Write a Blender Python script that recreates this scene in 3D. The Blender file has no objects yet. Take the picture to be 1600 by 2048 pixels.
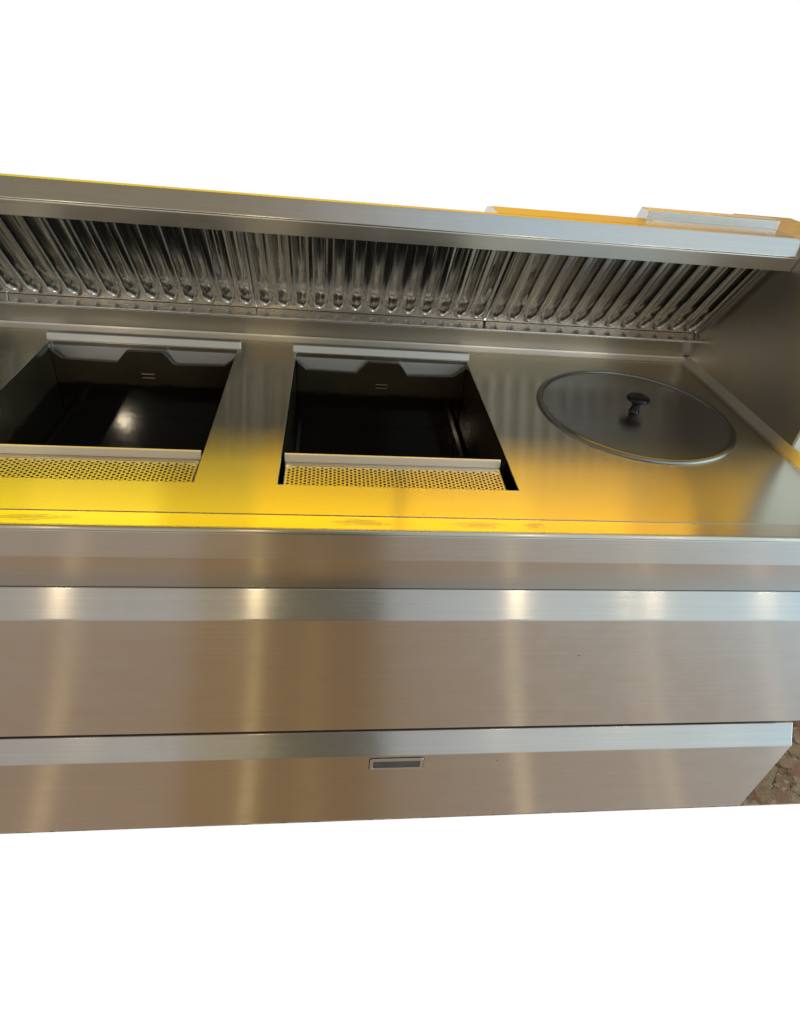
import bpy, bmesh, math, random
from mathutils import Matrix, Vector
random.seed(4)
SC = bpy.context.scene
C = SC.collection

# ------------------------------------------------------------------ camera
cam_d = bpy.data.cameras.new('camera')
cam = bpy.data.objects.new('camera', cam_d)
C.objects.link(cam)
R = Matrix(((0.993051, -0.021025, -0.115792), (-0.079671, 0.604054, -0.792951), (0.086616, 0.796666, 0.598181)))
HC = 0.9937                      # counter height above the floor
cam.matrix_world = Matrix.Translation((0, -0.795, HC + 0.64)) @ R.to_4x4()
cam_d.sensor_fit = 'HORIZONTAL'
cam_d.sensor_width = 36
cam_d.lens = 36 * 1216.5 / 1600
cam_d.clip_start = 0.02
cam_d.clip_end = 200
SC.camera = cam

# ------------------------------------------------------------------ world: the room round the range, as a plain studio environment
W = bpy.data.worlds.new('World')
SC.world = W
W.use_nodes = True
wt = W.node_tree
wt.nodes.clear()
def wn(t, **k):
    n = wt.nodes.new(t)
    for a, b in k.items(): setattr(n, a, b)
    return n
def wl(a, b): wt.links.new(a, b)
tc = wn('ShaderNodeTexCoord')
sp = wn('ShaderNodeSeparateXYZ'); wl(tc.outputs['Generated'], sp.inputs[0])
DX, DY, DZ = sp.outputs
def ramp(src, stops, lo, hi, interp='LINEAR'):
    mr = wn('ShaderNodeMapRange'); wl(src, mr.inputs[0])
    mr.inputs[1].default_value = lo; mr.inputs[2].default_value = hi
    cr = wn('ShaderNodeValToRGB'); wl(mr.outputs[0], cr.inputs[0])
    cr.color_ramp.interpolation = interp
    el = cr.color_ramp.elements
    q = [((p - lo) / (hi - lo), c) for p, c in stops]
    el[0].position = q[0][0]; el[0].color = (*q[0][1], 1)
    el[1].position = q[-1][0]; el[1].color = (*q[-1][1], 1)
    for p, c in q[1:-1]:
        e = el.new(p); e.color = (*c, 1)
    return cr.outputs[0]
def step(src, a, b):
    mr = wn('ShaderNodeMapRange', interpolation_type='SMOOTHSTEP'); wl(src, mr.inputs[0])
    mr.inputs[1].default_value = a; mr.inputs[2].default_value = b
    return mr.outputs[0]
def mix(f, a, b, blend='MIX'):
    m = wn('ShaderNodeMix', data_type='RGBA', blend_type=blend)
    if isinstance(f, float): m.inputs[0].default_value = f
    else: wl(f, m.inputs[0])
    for s, v in ((m.inputs[6], a), (m.inputs[7], b)):
        if isinstance(v, tuple): s.default_value = (*v, 1)
        else: wl(v, s)
    return m.outputs[2]
def mul(a, b):
    m = wn('ShaderNodeMath', operation='MULTIPLY'); wl(a, m.inputs[0]); wl(b, m.inputs[1]); return m.outputs[0]
# in front of the range (y < 0): warm floor below, bright windows to the right above, darker middle where someone stands
def bands(base, lst):
    """narrow warm streaks painted into the environment as lamp reflections for the drawer fronts"""
    out = base
    for p, w, c in lst:
        out = mix(1.0, out, ramp(DX, [(p - w, (0, 0, 0)), (p - w * .3, c), (p + w * .3, c), (p + w, (0, 0, 0))], p - 2 * w, p + 2 * w), 'ADD')
    return out
floor_c = ramp(DX, [(-.5, (.41, .295, .20)), (-.215, (.40, .285, .185)), (-.190, (.355, .225, .11)), (-.115, (.37, .24, .12)), (-.075, (.32, .205, .10)), (.05, (.31, .20, .10)),
                    (.11, (.38, .275, .18)), (.35, (.45, .36, .28)), (.55, (.49, .41, .34)), (.66, (.55, .52, .50)), (.9, (.55, .58, .60))], -1, 1)
floor_c = bands(floor_c, [(-.365, .016, (.26, .19, .10)), (-.110, .014, (.32, .25, .12)), (.292, .016, (.32, .27, .16)), (.455, .012, (.10, .08, .05)), (.480, .012, (.20, .16, .10)), (.604, .014, (.20, .15, .10)),
                          (-.02, .03, (.05, .035, .015)), (.20, .05, (-.05, -.03, -.02))])  # lamp streaks put into the floor colour of the environment
room_c = ramp(DX, [(-.6, (.52, .50, .45)), (-.23, (.58, .57, .54)), (-.205, (.55, .53, .48)), (-.195, (.50, .44, .33)), (-.12, (.46, .41, .29)), (-.075, (.20, .18, .11)), (.03, (.17, .155, .12)),
                   (.085, (.20, .19, .16)), (.098, (.50, .53, .53)), (.30, (.72, .77, .78)), (.50, (.80, .92, .95)), (.66, (.80, 1.05, 1.20)), (.72, (2.2, 2.9, 3.2)), (.95, (2.4, 3.2, 3.5))], -1, 1)
ceil_c = ramp(DX, [(-.6, (.28, .23, .16)), (-.1, (.34, .29, .22)), (.1, (.55, .58, .60)), (.3, (.66, .85, .98)), (.5, (.85, .95, 1.0)), (.8, (.5, .8, 1.0))], -1, 1)
front = mix(step(DZ, -.74, -.30), floor_c, mix(step(DZ, .50, .85), room_c, ceil_c))
# behind the range (y > 0): a plain white backdrop low down, a yellow wall high up
yel = ramp(DX, [(-.7, (.50, .40, .0)), (-.3, (1.0, .74, .0)), (.05, (1.15, .70, .0)), (.38, (1.05, .50, .0)), (.56, (.40, .22, .06)), (.8, (.30, .20, .11))], -1, 1)
yel = mix(step(DZ, .62, .80), yel, (.08, .055, .02))
back = mix(step(DZ, .085, .115), (1.02, 1.02, 1.02), yel)
env = mix(step(DY, .04, .14), front, back)
bg = wn('ShaderNodeBackground'); wl(env, bg.inputs[0]); bg.inputs[1].default_value = 1.0
wo = wn('ShaderNodeOutputWorld'); wl(bg.outputs[0], wo.inputs[0])
W.cycles.sampling_method = 'MANUAL'
W.cycles.sample_map_resolution = 1024

# ------------------------------------------------------------------ lamps
def lamp(name, kind, loc, power, col, size=.1, size_y=None, aim=None):
    d = bpy.data.lights.new(name, kind)
    d.energy = power; d.color = col
    if kind == 'AREA':
        d.shape = 'RECTANGLE' if size_y else 'DISK'
        d.size = size
        if size_y: d.size_y = size_y
    else: d.shadow_soft_size = size
    o = bpy.data.objects.new(name, d); C.objects.link(o)
    o.location = loc
    if aim is not None:
        o.rotation_euler = (Vector(aim) - Vector(loc)).to_track_quat('-Z', 'Y').to_euler()
    return o
# yellow lamps added above the hood, split to vary the yellow on the counter
for xa, xb, dens, col in ((-1.85, -1.15, 3.7, (1, .73, .0)), (-1.15, -.66, 4.5, (1, .72, .02)), (-.66, -.30, 3.2, (1, .68, .0)), (-.30, .28, 4.7, (1, .61, .0)),
                          (.30, .85, 5.1, (1, .57, .0)), (.85, 1.28, 4.2, (1, .55, .0)), (1.28, 1.58, 2.8, (1, .54, .0))):
    xm = (xa + xb) / 2
    lamp('yellow_fill_lamp', 'AREA', (xm, 1.03, HC + 1.04), dens * (xb - xa), col, xb - xa, .22, (xm, .2, HC))
# warm ceiling bulbs behind the photographer
for x, p in ((-1.74, 7.5), (-.48, 8), (1.34, 8), (2.15, 2.2), (2.37, 5), (3.26, 4)):
    lamp('ceiling_bulb', 'POINT', (x, -2.5, HC + 1.6), p, (1.0, .80, .50), .035)

# narrow spot added to put a glint into the left pan
d = bpy.data.lights.new('glint_spot', 'SPOT'); d.energy = 24; d.color = (1.0, .86, .62); d.shadow_soft_size = .035
d.spot_size = math.radians(7); d.spot_blend = .4
o = bpy.data.objects.new('glint_spot', d); C.objects.link(o); o.location = (-1.73, -2.5, HC + 1.63)
o.rotation_euler = (Vector((-.546, .675, HC - .198)) - o.location).to_track_quat('-Z', 'Y').to_euler()

# ------------------------------------------------------------------ exposure
vs = SC.view_settings
vs.view_transform = 'Standard'; vs.look = 'None'; vs.gamma = 1; vs.exposure = 0
vs.use_curve_mapping = False
SC.cycles.use_denoising = True
SC.cycles.denoising_prefilter = 'ACCURATE'
SC.cycles.max_bounces = 10
SC.cycles.caustics_reflective = False

# ------------------------------------------------------------------ materials
class NT:
    def __init__(s, name):
        s.m = bpy.data.materials.new(name); s.m.use_nodes = True
        s.t = s.m.node_tree; s.b = s.t.nodes['Principled BSDF']
    def n(s, t, **k):
        n = s.t.nodes.new(t)
        for a, b in k.items(): setattr(n, a, b)
        return n
    def l(s, a, b): s.t.links.new(a, b)
    def pos(s, scale):
        g = s.n('ShaderNodeNewGeometry')
        m = s.n('ShaderNodeMapping'); m.inputs['Scale'].default_value = scale
        s.l(g.outputs['Position'], m.inputs[0]); return m.outputs[0]
    def noise(s, scale, sc=1.0, detail=3, rough=.5, dist=0):
        n = s.n('ShaderNodeTexNoise'); n.inputs['Scale'].default_value = sc
        n.inputs['Detail'].default_value = detail; n.inputs['Roughness'].default_value = rough; n.inputs['Distortion'].default_value = dist
        s.l(s.pos(scale), n.inputs['Vector']); return n.outputs['Fac']
    def mr(s, v, a, b, c, d, smooth=False):
        m = s.n('ShaderNodeMapRange'); s.l(v, m.inputs[0])
        if smooth: m.interpolation_type = 'SMOOTHSTEP'
        for i, q in enumerate((a, b, c, d)): m.inputs[1 + i].default_value = q
        return m.outputs[0]
    def math(s, op, a, b=None):
        m = s.n('ShaderNodeMath', operation=op)
        for i, v in enumerate((a, b)):
            if v is None: continue
            if isinstance(v, (int, float)): m.inputs[i].default_value = v
            else: s.l(v, m.inputs[i])
        return m.outputs[0]
    def mix(s, f, a, b):
        m = s.n('ShaderNodeMix', data_type='RGBA')
        if isinstance(f, (int, float)): m.inputs[0].default_value = f
        else: s.l(f, m.inputs[0])
        for k, v in ((m.inputs[6], a), (m.inputs[7], b)):
            if isinstance(v, tuple): k.default_value = (*v, 1)
            else: s.l(v, k)
        return m.outputs[2]
    def bump(s, h, strength, dist, prev=None):
        b = s.n('ShaderNodeBump'); b.inputs['Strength'].default_value = strength; b.inputs['Distance'].default_value = dist
        s.l(h, b.inputs['Height'])
        if prev is not None: s.l(prev, b.inputs['Normal'])
        return b.outputs[0]

def steel(name, col=(.60, .585, .56), rough=.26, anis=.75, brush='x', wave=.35, worn=False, tangent=(0, 1, 1), var=1.0):
    k = NT(name); b = k.b
    b.inputs['Metallic'].default_value = 1
    b.inputs['Anisotropic'].default_value = anis
    cv = k.n('ShaderNodeCombineXYZ')
    for i in range(3): cv.inputs[i].default_value = tangent[i]
    if anis: k.l(cv.outputs[0], b.inputs['Tangent'])
    bs = (8, 700, 700) if brush == 'x' else (700, 8, 700) if brush == 'y' else (700, 700, 8)
    bs2 = (3, 420, 420) if brush == 'x' else (420, 3, 420) if brush == 'y' else (420, 420, 3)
    n1 = k.noise(bs, 1, 3, .6); n2 = k.noise(bs2, 1, 3, .6)
    bl = k.noise((1, 1, 1), 3.2, 4, .55); sm = k.noise((1, 1, 1), 14, 5, .65, .4)
    br = k.math('ADD', k.math('MULTIPLY', n1, .3), k.math('MULTIPLY', n2, .7))
    r = k.mr(br, .3, .7, rough * (1 - .07 * var), rough * (1 + .07 * var))
    r = k.math('ADD', r, k.mr(sm, .45, .75, -.01 * var, .05 * var))
    c = k.mix(k.mr(br, .32, .68, 0, 1), tuple(v * (1 - .04 * var) for v in col), tuple(v * (1 + .04 * var) for v in col))
    n3 = k.noise(tuple(v * .38 if v > 50 else v * .4 for v in bs2), 1, 3, .6)
    c = k.mix(k.mr(n3, .40, .70, 0, .22 * var), c, tuple(v * .88 for v in col))
    c = k.mix(k.mr(sm, .55, .8, 0, .30 * var), c, tuple(v * .90 for v in col))
    # small specks of grease
    v = k.n('ShaderNodeTexVoronoi'); v.inputs['Scale'].default_value = 22; k.l(k.pos((1, 1, 1)), v.inputs['Vector'])
    wn_ = k.n('ShaderNodeTexWhiteNoise', noise_dimensions='3D'); k.l(v.outputs['Position'], wn_.inputs['Vector'])
    sz = k.mr(wn_.outputs['Value'], .80, 1, 0.0, .052)
    speck = k.math('LESS_THAN', v.outputs['Distance'], sz)
    c = k.mix(k.math('MULTIPLY', speck, .65), c, (.05, .035, .02))
    if worn:      # dull worn patches on the front rim
        g = k.n('ShaderNodeNewGeometry'); sx = k.n('ShaderNodeSeparateXYZ'); k.l(g.outputs['Position'], sx.inputs[0])
        wob = k.noise((30, 420, 40), 1, 5, .75)
        tot = None
        for cx, hw in ((-.475, .06), (.055, .05), (.256, .045), (.36, .02)):
            a = k.math('DIVIDE', k.math('SUBTRACT', sx.outputs[0], cx), hw)
            d = k.math('DIVIDE', k.math('SUBTRACT', sx.outputs[1], .023), .008)
            q = k.math('ADD', k.math('MULTIPLY', a, a), k.math('MULTIPLY', d, d))
            q = k.math('ADD', q, k.math('MULTIPLY', k.math('SUBTRACT', wob, .5), 6.5))
            f = k.mr(q, 1.3, .0, 0, 1, True)
            tot = f if tot is None else k.math('MAXIMUM', tot, f)
        c = k.mix(k.math('MULTIPLY', tot, .16), c, (.33, .28, .22))
        r = k.math('ADD', r, k.math('MULTIPLY', tot, .06))
    k.l(c, b.inputs['Base Color'])
    k.l(r, b.inputs['Roughness'])
    nb = k.bump(bl, wave, .003)
    k.l(nb, b.inputs['Normal'])
    return k.m

M_top = steel('brushed_steel_top', (.62, .58, .48), rough=.24, anis=.95, wave=.08, worn=True, var=.02)
M_front = steel('brushed_steel_front', (.60, .575, .545), rough=.19, anis=1.0, wave=.06)
M_hood = steel('brushed_steel_hood', rough=.24, anis=.6, wave=.6)
M_side = steel('brushed_steel_side', (.60, .565, .52), rough=.36, anis=.6, brush='y', tangent=(0, 0, 1))
M_splash = steel('brushed_steel_splash', (.68, .65, .60), rough=.30, anis=.7, wave=.12)
M_filter = steel('pressed_steel_filter', (.73, .705, .67), rough=.15, anis=0, wave=.10, brush='z', var=.25)
M_under = steel('brushed_steel_underside', (.60, .58, .55), rough=.34, anis=.6, wave=.1)
M_cove = steel('satin_steel_cove', (.58, .56, .53), rough=.34, anis=0, wave=.1)
M_ledge = steel('polished_steel_ledge', (.64, .62, .58), rough=.25, anis=.5, wave=.08)
M_plate = steel('blasted_steel_plate', (.58, .59, .59), rough=.40, anis=.2, wave=.2)
M_lip = steel('satin_steel_lip', (.88, .80, .70), rough=.45, anis=.4, wave=.2)
M_lid = steel('grey_lid_metal', (.52, .53, .535), rough=.24, anis=0, wave=.08, var=.1)
M_rim = steel('grey_rim_metal', (.27, .27, .27), rough=.30, anis=0, wave=.1)

def simple(name, col, rough, metal=0, spec=.5):
    k = NT(name); k.b.inputs['Base Color'].default_value = (*col, 1)
    n = k.noise((1, 1, 1), 30, 4)
    k.l(k.mr(n, .3, .7, rough * .8, rough * 1.25), k.b.inputs['Roughness'])
    k.l(k.mix(k.mr(n, .35, .65, 0, 1), tuple(v * .8 for v in col), tuple(v * 1.2 for v in col)), k.b.inputs['Base Color'])
    k.b.inputs['Metallic'].default_value = metal; k.b.inputs['Specular IOR Level'].default_value = spec
    return k.m
M_knob = simple('black_bakelite', (.006, .0055, .005), .10, spec=.35)
M_dark = simple('dark_carcass', (.03, .028, .025), .5)
M_slot = simple('slot_grey_plastic', (.05, .052, .055), .35)
M_mark = simple('worn_mark_steel', (.30, .25, .17), .3, .8)
M_film = simple('clear_film_scrap', (.55, .55, .54), .15, .6)
M_gap = simple('black_joint', (.006, .006, .006), .6)

k = NT('burnt_pan_enamel')
g = k.n('ShaderNodeNewGeometry'); sx = k.n('ShaderNodeSeparateXYZ'); k.l(g.outputs['Position'], sx.inputs[0])
wv = k.noise((9, 9, 30), 1, 5, .65)
edge = k.math('ADD', sx.outputs[2], k.math('MULTIPLY', k.math('SUBTRACT', wv, .5), .035))
upper = k.mr(edge, HC - .108, HC - .094, 0, 1, True)
blot = k.noise((6, 6, 6), 1, 5, .6)
cc = k.mix(upper, (.008, .006, .0035), k.mix(k.mr(blot, .35, .7, 0, 1), (.045, .034, .020), (.028, .020, .011)))
k.l(cc, k.b.inputs['Base Color'])
k.l(k.mr(blot, .3, .7, .05, .10), k.b.inputs['Roughness'])
k.l(k.bump(k.noise((1, 1, 1), 55, 4, .6), .05, .001), k.b.inputs['Normal'])
k.b.inputs['Specular IOR Level'].default_value = .6
M_pan = k.m

k = NT('terrazzo')
P = k.pos((1, 1, 1))
ds = k.n('ShaderNodeTexNoise'); ds.inputs['Scale'].default_value = 28; ds.inputs['Detail'].default_value = 6; ds.inputs['Roughness'].default_value = .65; k.l(P, ds.inputs['Vector'])
ad = k.n('ShaderNodeVectorMath', operation='MULTIPLY_ADD'); k.l(ds.outputs['Color'], ad.inputs[0]); ad.inputs[1].default_value = (.05, .05, .05); k.l(P, ad.inputs[2])
def chips(scale, stops, base):
    v = k.n('ShaderNodeTexVoronoi'); v.inputs['Scale'].default_value = scale; k.l(ad.outputs[0], v.inputs['Vector'])
    w = k.n('ShaderNodeTexWhiteNoise', noise_dimensions='3D'); k.l(v.outputs['Color'], w.inputs['Vector'])
    cr = k.n('ShaderNodeValToRGB'); k.l(w.outputs['Value'], cr.inputs[0]); cr.color_ramp.interpolation = 'CONSTANT'
    el = cr.color_ramp.elements; el[0].color = (*base, 1)
    for p, c in stops:
        e = el.new(p); e.color = (*c, 1)
    el[len(el) - 1].color = (*stops[-1][1], 1)
    return cr.outputs[0]
big = chips(17, ((.2, (.42, .325, .235)), (.42, (.36, .235, .165)), (.58, (.46, .375, .285)), (.74, (.33, .21, .15)), (.86, (.34, .16, .11))), (.39, .295, .21))
small = chips(52, ((.3, (.42, .33, .245)), (.5, (.52, .43, .335)), (.75, (.15, .12, .085)), (.88, (.36, .265, .18))), (.31, .235, .165))
pick = k.noise((1, 1, 1), 22, 5, .65)
col = k.mix(k.mr(pick, .50, .54, 0, 1), big, small)
fine = k.noise((1, 1, 1), 130, 5, .75)
col = k.mix(k.mr(fine, .38, .66, 0, .55), col, (.13, .085, .055))
v2 = k.n('ShaderNodeTexVoronoi', feature='DISTANCE_TO_EDGE'); v2.inputs['Scale'].default_value = 17; k.l(ad.outputs[0], v2.inputs['Vector'])
vb = k.noise((1, 1, 1), 12, 4, .6)
wid = k.mr(vb, .48, .68, .0, .11)
vein = k.math('LESS_THAN', v2.outputs['Distance'], wid)
col = k.mix(k.math('MULTIPLY', vein, .85), col, (.045, .042, .032))
k.l(col, k.b.inputs['Base Color']); k.b.inputs['Roughness'].default_value = .3
M_floor = k.m

# ------------------------------------------------------------------ mesh helpers
def obj(name, verts, faces, mat, parent=None, smooth=False, bevel=0.0, seg=2, recalc=True):
    me = bpy.data.meshes.new(name)
    bm = bmesh.new()
    vs_ = [bm.verts.new(v) for v in verts]
    for f in faces:
        try: bm.faces.new([vs_[i] for i in f])
        except ValueError: pass
    if recalc: bmesh.ops.recalc_face_normals(bm, faces=bm.faces)
    for f in bm.faces: f.smooth = smooth
    bm.to_mesh(me); bm.free()
    me.materials.append(mat)
    o = bpy.data.objects.new(name, me); C.objects.link(o)
    if parent is not None:
        o.parent = parent
        o.matrix_parent_inverse = Matrix.Identity(4)
    if bevel:
        m = o.modifiers.new('bevel', 'BEVEL'); m.width = bevel; m.segments = seg; m.limit_method = 'ANGLE'; m.angle_limit = math.radians(25)
        m.harden_normals = False
    return o
class MB:
    def __init__(s): s.v = []; s.f = []
    def add(s, v, f):
        n = len(s.v); s.v += list(v); s.f += [tuple(i + n for i in q) for q in f]
    def box(s, x0, x1, y0, y1, z0, z1):
        s.add([(x, y, z) for x in (x0, x1) for y in (y0, y1) for z in (z0, z1)],
              [(0, 1, 3, 2), (4, 6, 7, 5), (0, 4, 5, 1), (2, 3, 7, 6), (0, 2, 6, 4), (1, 5, 7, 3)])
    def prism(s, prof, x0, x1):            # closed (y, z) outline pulled along x
        n = len(prof)
        s.add([(x0, y, z) for y, z in prof] + [(x1, y, z) for y, z in prof],
              [(i, (i + 1) % n, n + (i + 1) % n, n + i) for i in range(n)] + [tuple(range(n)), tuple(range(2 * n - 1, n - 1, -1))])
    def xz(s, prof, y0, y1):               # closed (x, z) outline pulled along y
        n = len(prof)
        s.add([(x, y0, z) for x, z in prof] + [(x, y1, z) for x, z in prof],
              [(i, (i + 1) % n, n + (i + 1) % n, n + i) for i in range(n)] + [tuple(range(n)), tuple(range(2 * n - 1, n - 1, -1))])
    def build(s, name, mat, parent=None, **k): return obj(name, s.v, s.f, mat, parent, **k)
def empty(name, loc, label, cat, group=None):
    o = bpy.data.objects.new(name, None); C.objects.link(o); o.location = loc; o.empty_display_size = .1
    o['label'] = label; o['category'] = cat
    if group: o['group'] = group
    return o
def copy_thing(o, loc, label):
    def rec(a, p):
        c = a.copy(); C.objects.link(c)
        if p is not None: c.parent = p
        for ch in [q for q in a.children]: rec(ch, c)
        return c
    r = rec(o, None); r.location = loc; r['label'] = label
    return r

XL, XP, XE = -1.55, 1.024, 1.195       # left end, side panel face, right end of the range
Z0 = HC                                 # counter top

# ------------------------------------------------------------------ setting
fl = MB(); fl.box(-1.75, 3.2, .006, 1.6, -.008, -.002)
o = fl.build('floor', M_floor); o['kind'] = 'structure'

# ------------------------------------------------------------------ the range
rng = empty('cooking_range', (0, 0, 0), 'long stainless steel cooking range with two wide drawers and openings for pans', 'cooking range')
VY0, VY1 = .130, .735                   # pan openings
V2 = (-.094, .358); V1 = (-.700, -.243); V3 = (-1.306, -.849)
LC = (.727, .474)                       # centre of the lid
# counter top sheet with openings cut out
ct = MB()
xs = [XL, V3[0], V3[1], V1[0], V1[1], V2[0], V2[1], XP - .022]
ys = [.0405, VY0, VY1, .795]
for i in range(len(xs) - 1):
    for j in range(3):
        if j == 1 and i in (1, 3, 5): continue
        ct.add([(xs[i], ys[j], Z0), (xs[i + 1], ys[j], Z0), (xs[i + 1], ys[j + 1], Z0), (xs[i], ys[j + 1], Z0)], [(0, 1, 2, 3)])
# in front of the side panel the top runs on to the end
ct.add([(XP - .022, .0405, Z0), (XE, .0405, Z0), (XE, .29, Z0), (XP - .022, .29, Z0)], [(0, 1, 2, 3)])
ct.add([(XP - .022, .29, Z0), (XP + .004, .29, Z0), (XP + .004, .795, Z0), (XP - .022, .795, Z0)], [(0, 1, 2, 3)])
# folded skirts round the openings
for a, b in (V1, V2, V3):
    t = .034
    for x in (a, b): ct.add([(x, VY0, Z0), (x, VY1, Z0), (x, VY1, Z0 - t), (x, VY0, Z0 - t)], [(0, 1, 2, 3)])
    for y in (VY0, VY1): ct.add([(a, y, Z0), (b, y, Z0), (b, y, Z0 - t), (a, y, Z0 - t)], [(0, 1, 2, 3)])
o = ct.build('counter_top', M_top, rng, recalc=False)
bm = bmesh.new(); bm.from_mesh(o.data); bmesh.ops.remove_doubles(bm, verts=bm.verts, dist=.0002); bmesh.ops.recalc_face_normals(bm, faces=bm.faces); bm.to_mesh(o.data); bm.free()
b_ = o.modifiers.new('bevel', 'BEVEL'); b_.width = .0016; b_.segments = 3; b_.limit_method = 'ANGLE'; b_.angle_limit = math.radians(40)
# front rim: joint, strip and rounded nose
rim = MB()
pr = [(.0405, Z0 - .0001), (.0400, Z0 - .0022), (.0385, Z0 - .0010), (.0075, Z0 - .0030)]
cyc, czc, rr = .0065, Z0 - .0095, .0065
for i in range(0, 9):
    a = math.radians(82 + i * 12.2)
    pr.append((cyc + rr * math.cos(a), czc + rr * math.sin(a)))
n = len(pr)
rim.add([(XL, y, z) for y, z in pr] + [(XE, y, z) for y, z in pr], [(i, i + 1, n + i + 1, n + i) for i in range(n - 1)])
o = rim.build('front_rim', M_top, rng, smooth=False)
for p in o.data.polygons: p.use_smooth = (p.index >= 3)
ap = MB(); ap.prism([(.0003, Z0 - .0103), (.0, Z0 - .0665), (.034, Z0 - .168), (.05, Z0 - .168), (.05, Z0 - .0103)], XL, XE)
ap.build('apron', M_front, rng, bevel=.002)
# cove between top and splashback, splashback with its little ledge
sb = MB()
pr = [(.790, Z0 + .0006), (.797, Z0 + .002), (.806, Z0 + .011), (.8075, Z0 + .015), (.7615, Z0 + .0755)]
n = len(pr)
sb.add([(XL, y, z) for y, z in pr] + [(XP, y, z) for y, z in pr], [(i, i + 1, n + i + 1, n + i) for i in range(n - 1)])
bs_ = sb.build('splashback', M_splash, rng)
lg = MB()
pr = [(.7614, Z0 + .0757)]
for i in range(8):
    a = math.radians(215 - i * 17)
    pr.append((.7638 + .0035 * math.cos(a), Z0 + .0780 + .0035 * math.sin(a)))
pr += [(.812, Z0 + .0860)]
n = len(pr)
lg.add([(XL, y, z) for y, z in pr] + [(XP, y, z) for y, z in pr], [(i, i + 1, n + i + 1, n + i) for i in range(n - 1)])
o = lg.build('ledge', M_ledge, bs_, smooth=False)
for p in o.data.polygons: p.use_smooth = p.index < n - 2
# side panel, a closed double wall
sp_ = [(.300, Z0 + .0), (.300, Z0 + .30), (.44, Z0 + .366), (.575, Z0 + .388), (.86, Z0 + .388), (.86, Z0 - .05), (.32, Z0 - .05)]
m = MB()
nn = len(sp_)
m.add([(XP, y, z) for y, z in sp_] + [(XE - .004, y, z) for y, z in sp_], [(i, (i + 1) % nn, nn + (i + 1) % nn, nn + i) for i in range(nn)] + [tuple(range(nn)), tuple(range(2 * nn - 1, nn - 1, -1))])
m.build('side_panel', M_side, rng, bevel=.004)
m = MB()
m.add([(XL - .03, y, z) for y, z in sp_] + [(XL + .002, y, z) for y, z in sp_], [(i, (i + 1) % nn, nn + (i + 1) % nn, nn + i) for i in range(nn)] + [tuple(range(nn)), tuple(range(2 * nn - 1, nn - 1, -1))])
m.build('side_panel', M_side, rng, bevel=.004)  # unseen left end, added to keep backdrop light off the right panel
# cove strip along the side panel
m = MB()
pr = [(XP - .023, Z0 + .0006), (XP - .015, Z0 + .003), (XP - .003, Z0 + .016), (XP + .001, Z0 + .020)]
m.add([(x, .06, z) for x, z in pr] + [(x, .80, z) for x, z in pr], [(i, i + 1, 4 + i + 1, 4 + i) for i in range(3)])
m.build('side_cove', M_cove, rng)
# carcass behind the drawers
m = MB()
m.box(XL, XL + .02, .06, .86, .0, Z0 - .17); m.box(XE - .02, XE, .06, .86, .0, Z0 - .055)
m.box(XL + .02, XE - .02, .84, .86, .0, Z0 - .055); m.box(XL + .02, XE - .02, .06, .84, .0, .02)
m.box(XL + .02, XE - .02, .06, .08, .02, Z0 - .165)
m.box(XL, XE - .02, .812, .838, Z0 - .05, Z0 + .0)
m.build('carcass', M_dark, rng)
# drawers
def drawer(zt, zb, dy=0.0):
    m = MB()
    m.prism([(.0335, zt), (.0, zt - .0485), (dy, zb), (dy + .045, zb), (.045, zt)], XL + .003, XE - .004)
    return m.build('drawer', M_front, rng, bevel=.0022, seg=3)
d1 = drawer(Z0 - .1695, Z0 - .575)
d2 = drawer(Z0 - .634, .0, .004)
# recessed slot pull in the lower drawer
px0, px1, pz0, pz1 = .109, .238, Z0 - .740, Z0 - .6935
yo = -.0025
def rrect(x0, x1, z0, z1, r, n=5):
    out = []
    for cx, cz, a0 in ((x1 - r, z1 - r, 0), (x0 + r, z1 - r, 90), (x0 + r, z0 + r, 180), (x1 - r, z0 + r, 270)):
        for i in range(n): 
            a = math.radians(a0 + 90 * i / (n - 1)); out.append((cx + r * math.cos(a), cz + r * math.sin(a)))
    return out
A = rrect(px0, px1, pz0, pz1, .006); B = rrect(px0 + .0075, px1 - .0075, pz0 + .007, pz1 - .011, .003)
N = len(A)
m = MB()
m.add([(x, yo, z) for x, z in A] + [(x, yo, z) for x, z in B] + [(x, .004, z) for x, z in A] + [(x, .012, z) for x, z in B],
      [(i, (i + 1) % N, N + (i + 1) % N, N + i) for i in range(N)] + [(i, (i + 1) % N, 2 * N + (i + 1) % N, 2 * N + i) for i in range(N)]
      + [(N + i, N + (i + 1) % N, 3 * N + (i + 1) % N, 3 * N + i) for i in range(N)])
pull = m.build('slot_handle', M_side, d2, bevel=.0008)
m = MB()
m.add([(x, -.0012, z) for x, z in B], [tuple(range(N))])
sl = m.build('slot', M_slot, d2)
m = MB()
A2 = rrect(px0 - .0018, px1 + .0018, pz0 - .0018, pz1 + .0018, .0075)
m.add([(x, -.0006, z) for x, z in A2], [tuple(range(N))])
m.build('handle_joint', M_gap, d2)

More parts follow.
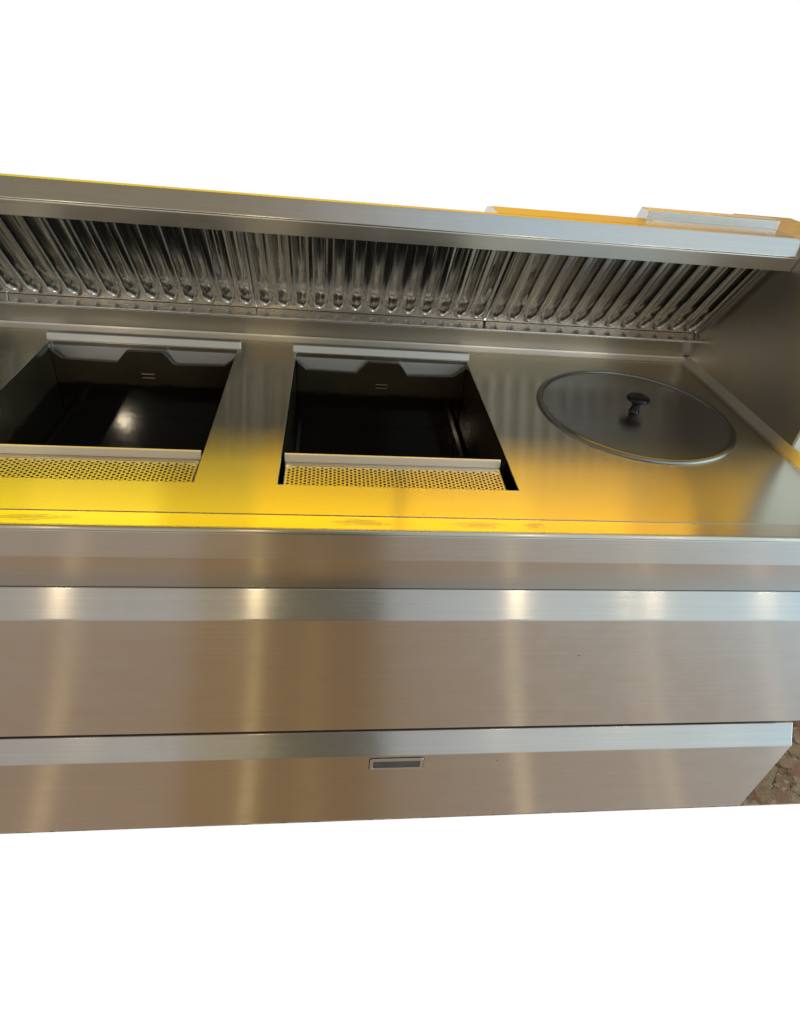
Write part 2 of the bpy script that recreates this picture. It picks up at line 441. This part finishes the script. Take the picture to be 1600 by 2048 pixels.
# ------------------------------------------------------------------ pans sunk in the top
def make_pan(x0, x1, label):
    """origin at the middle of the opening, at counter level"""
    w = (x1 - x0) / 2 - .0015
    cx = (x0 + x1) / 2
    t = empty('pan_well', (cx, 0, Z0), label, 'fryer pan', 'fryer pans sunk in the range top')
    m = MB()
    yb, yf, zb = .716, VY0 + .103, -.198
    r = .012
    # side walls, floor, front wall as one open basin with filleted lower edge
    prof = [(-w, -.002), (-w, zb + r), (-w + r * .3, zb + r * .3), (-w + r, zb), (w - r, zb), (w - r * .3, zb + r * .3), (w, zb + r), (w, -.003)]
    nn = len(prof)
    m.add([(x, yf, z) for x, z in prof] + [(x, yb, z) for x, z in prof], [(i, i + 1, nn + i + 1, nn + i) for i in range(nn - 1)] + [tuple(range(nn))])
    m.build('basin', M_pan, t, recalc=True)
    # back wall with its raised middle tab
    h = .452 / 2
    s = w / h
    pts = [(-.226, -.012), (-.198, -.037), (-.070, -.040), (-.0655, -.036), (-.045, -.012), (-.039, -.008), (.043, -.008), (.049, -.012), (.066, -.036), (.072, -.040),
           (.192, -.037), (.226, -.012)]
    pts = [(x * s, z) for x, z in pts]
    m = MB(); m.xz(pts + [(w, -.20), (-w, -.20)], .7135, .7215)
    bw = m.build('back_wall', M_pan, t, bevel=.0025)
    for i, zz in enumerate((-.0705, -.081)):
        m = MB(); m.box(-.0155 + i * .001, .0175, .7120, .7145, zz - .0012, zz + .0012); m.build('level_mark', M_mark, bw, bevel=.0008)
    # pale plate clipped over the rear edge
    e = w + .010
    m = MB()
    top = [(-e, -.012), (-e, .011), (-e + .0015, .0145), (-e + .004, .016), (e - .004, .016), (e - .0015, .0145), (e, .011), (e, -.012)]
    a = [(x, .7345 + (z + .012) * .35, z) for x, z in top]; b = [(x, y + .012, z) for x, y, z in a]
    m.add(a + b, [tuple(range(8)), tuple(range(15, 7, -1))] + [(i, (i + 1) % 8, 8 + (i + 1) % 8, 8 + i) for i in range(8)])
    rp = m.build('rear_plate', M_plate, t, bevel=.0015)
    m = MB(); m.prism([(.7345, -.0125), (.7285, -.046), (.7285, -.08), (.7400, -.08), (.7400, -.0125)], -w, w); m.build('rear_flange', M_plate, rp)
    return t
P2 = make_pan(*V2, 'dark deep fryer pan in the middle, beside the round lid')
P1 = make_pan(*V1, 'dark fryer pan cut by the left photo edge, with a lamp glint on its floor')
P3 = copy_thing(P1, ((V3[0] + V3[1]) / 2, 0, Z0), 'fryer pan at far left, only the corner of its pale rear plate showing')

# ------------------------------------------------------------------ perforated grates in front of the pans
def make_grate(cx, label):
    t = empty('perforated_grate', (cx, .13, Z0 - .012), label, 'grate', 'perforated grates in front of the fryer pans')
    hx, y0, y1 = .213, -.004, .0962
    p, r_, hr = .0079, .0091, .0028
    ncol, nrow = 53, 8
    X0 = -ncol * p / 2; Y0 = .0068
    Y1 = Y0 + nrow * r_
    m = MB(); TH = .0016
    def cell(xa, xb, ya, yb, cyh=None):
        if cyh is None:
            m.add([(xa, ya, 0), (xb, ya, 0), (xb, yb, 0), (xa, yb, 0)], [(0, 1, 2, 3)]); return
        cxh = (xa + xb) / 2; K = 12
        out = []; inn = []; low = []
        for i in range(K):
            a = 2 * math.pi * i / K; ca, sa = math.cos(a), math.sin(a)
            sc = min(((xb - xa) / 2) / max(abs(ca), 1e-6), ((yb - ya) / 2) / max(abs(sa), 1e-6))
            out.append((cxh + sc * ca, cyh + sc * sa, 0)); inn.append((cxh + hr * ca, cyh + hr * sa, 0)); low.append((cxh + hr * ca, cyh + hr * sa, -TH))
        corners = [(xb, yb, 0), (xa, yb, 0), (xa, ya, 0), (xb, ya, 0)]
        fs = []
        for i in range(K): fs += [(i, (i + 1) % K, K + (i + 1) % K, K + i), (K + i, K + (i + 1) % K, 2 * K + (i + 1) % K, 2 * K + i)]
        vv = out + inn + low + corners
        for q, c in enumerate(corners):
            a = math.atan2(c[1] - cyh, c[0] - cxh) % (2 * math.pi)
            i = int(a / (2 * math.pi / K)); fs.append((i, 3 * K + q, (i + 1) % K))
        m.add(vv, fs)
    for i in range(ncol):
        xa, xb = X0 + i * p, X0 + (i + 1) * p
        off = 0 if i % 2 == 0 else r_ / 2
        if off:
            cell(xa, xb, Y0, Y0 + off); cell(xa, xb, Y1 - off, Y1)
        nr = nrow - (1 if off else 0)
        for j in range(nr):
            ya = Y0 + off + j * r_
            hole = not (j in (0, nr - 1) and i in (0, 1, ncol - 2, ncol - 1) and not (i in (1, ncol - 2)))
            cell(xa, xb, ya, ya + r_, ya + r_ / 2 if hole else None)
    # plain border with a pressed step round the holes
    st = .0012
    I = rrect(X0 - .0, -X0 + .0, Y0, Y1, .0001, 2)
    m.add([(-hx, y0, 0), (X0, y0, 0), (X0, y1, 0), (-hx, y1, 0)], [(0, 1, 2, 3)])
    m.add([(-X0, y0, 0), (hx, y0, 0), (hx, y1, 0), (-X0, y1, 0)], [(0, 1, 2, 3)])
    m.add([(X0, y0, 0), (-X0, y0, 0), (-X0, Y0, 0), (X0, Y0, 0)], [(0, 1, 2, 3)])
    m.add([(X0, Y1, 0), (-X0, Y1, 0), (-X0, y1, 0), (X0, y1, 0)], [(0, 1, 2, 3)])
    # thin pressed bead that frames the holes
    ro = rrect(X0 - .0035, -X0 + .0035, Y0 - .003, Y1 + .0035, .010, 6); ri = rrect(X0 - .0015, -X0 + .0015, Y0 - .0012, Y1 + .0015, .0085, 6)
    nb = len(ro)
    mid = [((a[0] + b[0]) / 2, (a[1] + b[1]) / 2) for a, b in zip(ro, ri)]
    m.add([(x, y, .0003) for x, y in ro] + [(x, y, .0014) for x, y in mid] + [(x, y, .0003) for x, y in ri],
          [(i, (i + 1) % nb, nb + (i + 1) % nb, nb + i) for i in range(nb)] + [(nb + i, nb + (i + 1) % nb, 2 * nb + (i + 1) % nb, 2 * nb + i) for i in range(nb)])
    # turned-down sides
    for x in (-hx, hx): m.add([(x, y0, 0), (x, y1, 0), (x, y1, -.02), (x, y0, -.02)], [(0, 1, 2, 3)])
    m.build('plate', M_top, t, recalc=False)
    e = .2155
    m = MB(); m.prism([(.0935, .0003), (.0968, .0150), (.0975, .0163), (.1005, .0166), (.1013, .0155), (.1013, -.018), (.0965, -.018), (.0965, .0003)], -e, e)
    m.build('lip', M_lip, t, bevel=.0006)
    # catch tray under the holes
    m = MB(); m.box(-hx + .002, hx - .002, y0 + .002, y1 - .003, -.022, -.020); m.build('catch_tray', M_dark, t)
    return t
G2 = make_grate(.1275, 'perforated steel grate in front of the middle pan')
G1 = copy_thing(G2, (-.4615, .13, Z0 - .012), 'perforated steel grate cut by the left photo edge, in front of the left pan')
G3 = copy_thing(G2, (-1.0675, .13, Z0 - .012), 'perforated grate of the far left pan, outside the photo')
for q in [G3] + list(G3.children): bpy.data.objects.remove(q)

# ------------------------------------------------------------------ round lid with black knob
def lathe(prof, n, loc=(0, 0, 0)):
    m = MB(); k_ = len(prof); v = []; f = []
    for i in range(n):
        a = 2 * math.pi * i / n
        for r, z in prof: v.append((loc[0] + r * math.cos(a), loc[1] + r * math.sin(a), loc[2] + z))
    for i in range(n):
        for j in range(k_ - 1):
            a, b = i * k_ + j, ((i + 1) % n) * k_ + j
            f.append((a, b, b + 1, a + 1))
    m.add(v, f); return m
lid = empty('pot_lid', (LC[0], LC[1], Z0), 'round dark grey metal lid with black knob on the right of the range top', 'lid')
LS = 1.075
m = lathe([(.0005, .0030), (.10, .0032), (.190 * LS, .0030), (.2035 * LS, .0028)], 128); m.build('lid_disc', M_lid, lid, smooth=True)
rp = [(.2035, .0028), (.2040, .0034), (.2048, .0052), (.2055, .0061), (.2070, .0067), (.2110, .0062), (.2145, .0049), (.2175, .0028), (.2185, .0010), (.2180, .0003)]
m = lathe([(r_ * LS, z_) for r_, z_ in rp], 128); m.build('lid_rim', M_rim, lid, smooth=True)
kp = [(.0135, .0030), (.0122, .0055), (.0106, .0095), (.0096, .0150), (.0096, .0205), (.0112, .0255), (.0165, .0290), (.0240, .0315), (.0272, .0340), (.0280, .0370),
      (.0268, .0402), (.0225, .0428), (.0140, .0444), (.0004, .0449)]
m = lathe(kp, 48); kn = m.build('knob', M_knob, lid, smooth=True)

# ------------------------------------------------------------------ extractor hood
hood = empty('extractor_hood', (0, 0, 0), 'low stainless steel extractor hood above the back of the range, bright front edge', 'extractor hood')
m = MB()
hp = [(.570, .3280), (.5550, .3285), (.5425, .3585), (.5410, .3600), (.5690, .3930), (.5850, .3932), (.6300, .3750), (.8600, .3300), (.86, .31), (.70, .31)]
m.prism([(y, Z0 + z) for y, z in hp], XL, XP + .0)
cn = m.build('canopy', M_hood, hood, bevel=.0022)
m = MB()
m.prism([(y, Z0 + z) for y, z in ((.5860, .3934), (.6560, .3936), (.7000, .3850), (.7300, .36), (.6325, .3755))], .34, .70)
m.prism([(y, Z0 + z) for y, z in ((.5860, .3934), (.6560, .3936), (.6565, .4105), (.6620, .4120), (.7000, .4100), (.7300, .36), (.6325, .3755))], .702, XP - .002)
m.build('rear_shelf', M_hood, hood, bevel=.0015)
m = MB(); m.prism([(y, Z0 + z) for y, z in ((.5530, .3270), (.5418, .3562), (.5424, .3582), (.5549, .3282), (.572, .3276), (.572, .3262))], XL, XP - .001)
m.build('underside_lip', M_under, hood)
m = MB(); m.prism([(y, Z0 + z) for y, z in ((.848, .08), (.86, .08), (.86, .308), (.848, .308))], XL, XP - .002)
m.build('back_panel', M_side, hood)

# ------------------------------------------------------------------ baffle filters (pressed ribs), one thing each
F0 = Vector((0, .808, Z0 + .0868)); FD = Vector((0, -.159, .220)).normalized(); FN = Vector((0, -.220, -.159)).normalized()
FW, FL, NR = .604, .315, 13
def make_filter(x0, label):
    t = empty('baffle_filter', (x0, F0.y, F0.z), label, 'grease filter', 'baffle grease filters under the hood')
    per = FW / NR; KX = 40
    ts = [0, .003, .006, .0085, .0105, .012, .0135, .015, .0165, .018, .0195, .021, .023, .025, .0275, .030, .033, .037, .042, .05, .06, .08, .12, .16, .20, .25, FL]
    us = [i * FW / (NR * KX) for i in range(NR * KX + 1)]
    def sst(q):
        q = max(0.0, min(1.0, q)); return q * q * (3 - 2 * q)
    def hgt(u, tt):
        ph = (u / per) % 1.0
        q = sst((tt - .009) / .022)                    # the channel opens from a point at its lower end
        la, lb = .40 - .14 * q, .62 + .15 * q
        wl, wr = .26 - .14 * q, .09
        c = sst((ph - la) / wl) * sst((lb - ph + .02) / wr) if tt > .009 else 0
        dip = .030 + .014 * math.exp(-((tt - .024) / .012) ** 2)
        rid = .0030 * math.cos((ph - .03) * 2 * math.pi) * sst((tt - .012) / .03)
        bead = (.0030 * math.exp(-((ph - la + .015) / .035) ** 2) + .0016 * math.exp(-((ph - lb - .03) / .03) ** 2)) * sst((tt - .010) / .012)
        return -dip * c * sst((tt - .008) / .010) + rid + bead
    v = []; f = []
    for tt in ts:
        for u in us:
            e = min(u, FW - u)
            p = FD * tt - FN * 0 + Vector((u, 0, 0)) + FN * (hgt(u, tt) if e > .004 else (-.004 if e < .001 else 0))
            v.append(p[:])
    nu = len(us)
    for j in range(len(ts) - 1):
        for i in range(nu - 1):
            f.append((j * nu + i, j * nu + i + 1, (j + 1) * nu + i + 1, (j + 1) * nu + i))
    obj('ribbed_panel', v, f, M_filter, t, smooth=True)
    return t
FX = (-.8035, -.1985, .4115)
m = MB()
ang = [F0 + FD * .0 + FN * .006, F0 + FD * .31 + FN * .006, F0 + FD * .31 - FN * .006, F0 - FN * .006]
m.prism([(v.y, v.z) for v in ang], 1.0175, XP - .0005)
m.build('filter_rail', M_cove, hood, bevel=.001)
f1 = make_filter(FX[1], 'ribbed steel baffle filter in the middle of the row')
f0 = copy_thing(f1, (FX[0], F0.y, F0.z), 'ribbed steel baffle filter behind the left pan, catching bright lamp glints')
f2 = copy_thing(f1, (FX[2], F0.y, F0.z), 'ribbed steel baffle filter next to the right side panel, behind the lid')
f3 = copy_thing(f1, (FX[0] - .606, F0.y, F0.z), 'ribbed steel baffle filter at the far left photo edge, nearly out of view')

# torn scraps of the protective film left on the ribs
def scrap(f, u, t, w, h, seed):
    rnd = random.Random(seed); pts = []
    for i in range(9):
        a = 2 * math.pi * i / 9
        q = .65 + .5 * rnd.random()
        pts.append(FD * (t + h * q * math.sin(a)) + Vector((u + w * q * math.cos(a), 0, 0)) + FN * (.0045 + .0015 * rnd.random()))
    n_ = len(pts)
    obj('film_scrap', [p[:] for p in pts] + [(p - FN * .0004)[:] for p in pts], [tuple(range(n_)), tuple(range(2 * n_ - 1, n_ - 1, -1))] + [(i, (i + 1) % n_, n_ + (i + 1) % n_, n_ + i) for i in range(n_)], M_film, f)
for f, u, t, w, h, sd in ((f1, .585, .115, .007, .030, 1), (f2, .075, .105, .006, .022, 2), (f2, .500, .120, .008, .035, 3), (f0, .530, .15, .006, .030, 4), (f1, .030, .120, .005, .026, 5), (f0, .022, .140, .006, .030, 6)):
    scrap(f, u, t, w, h, sd)
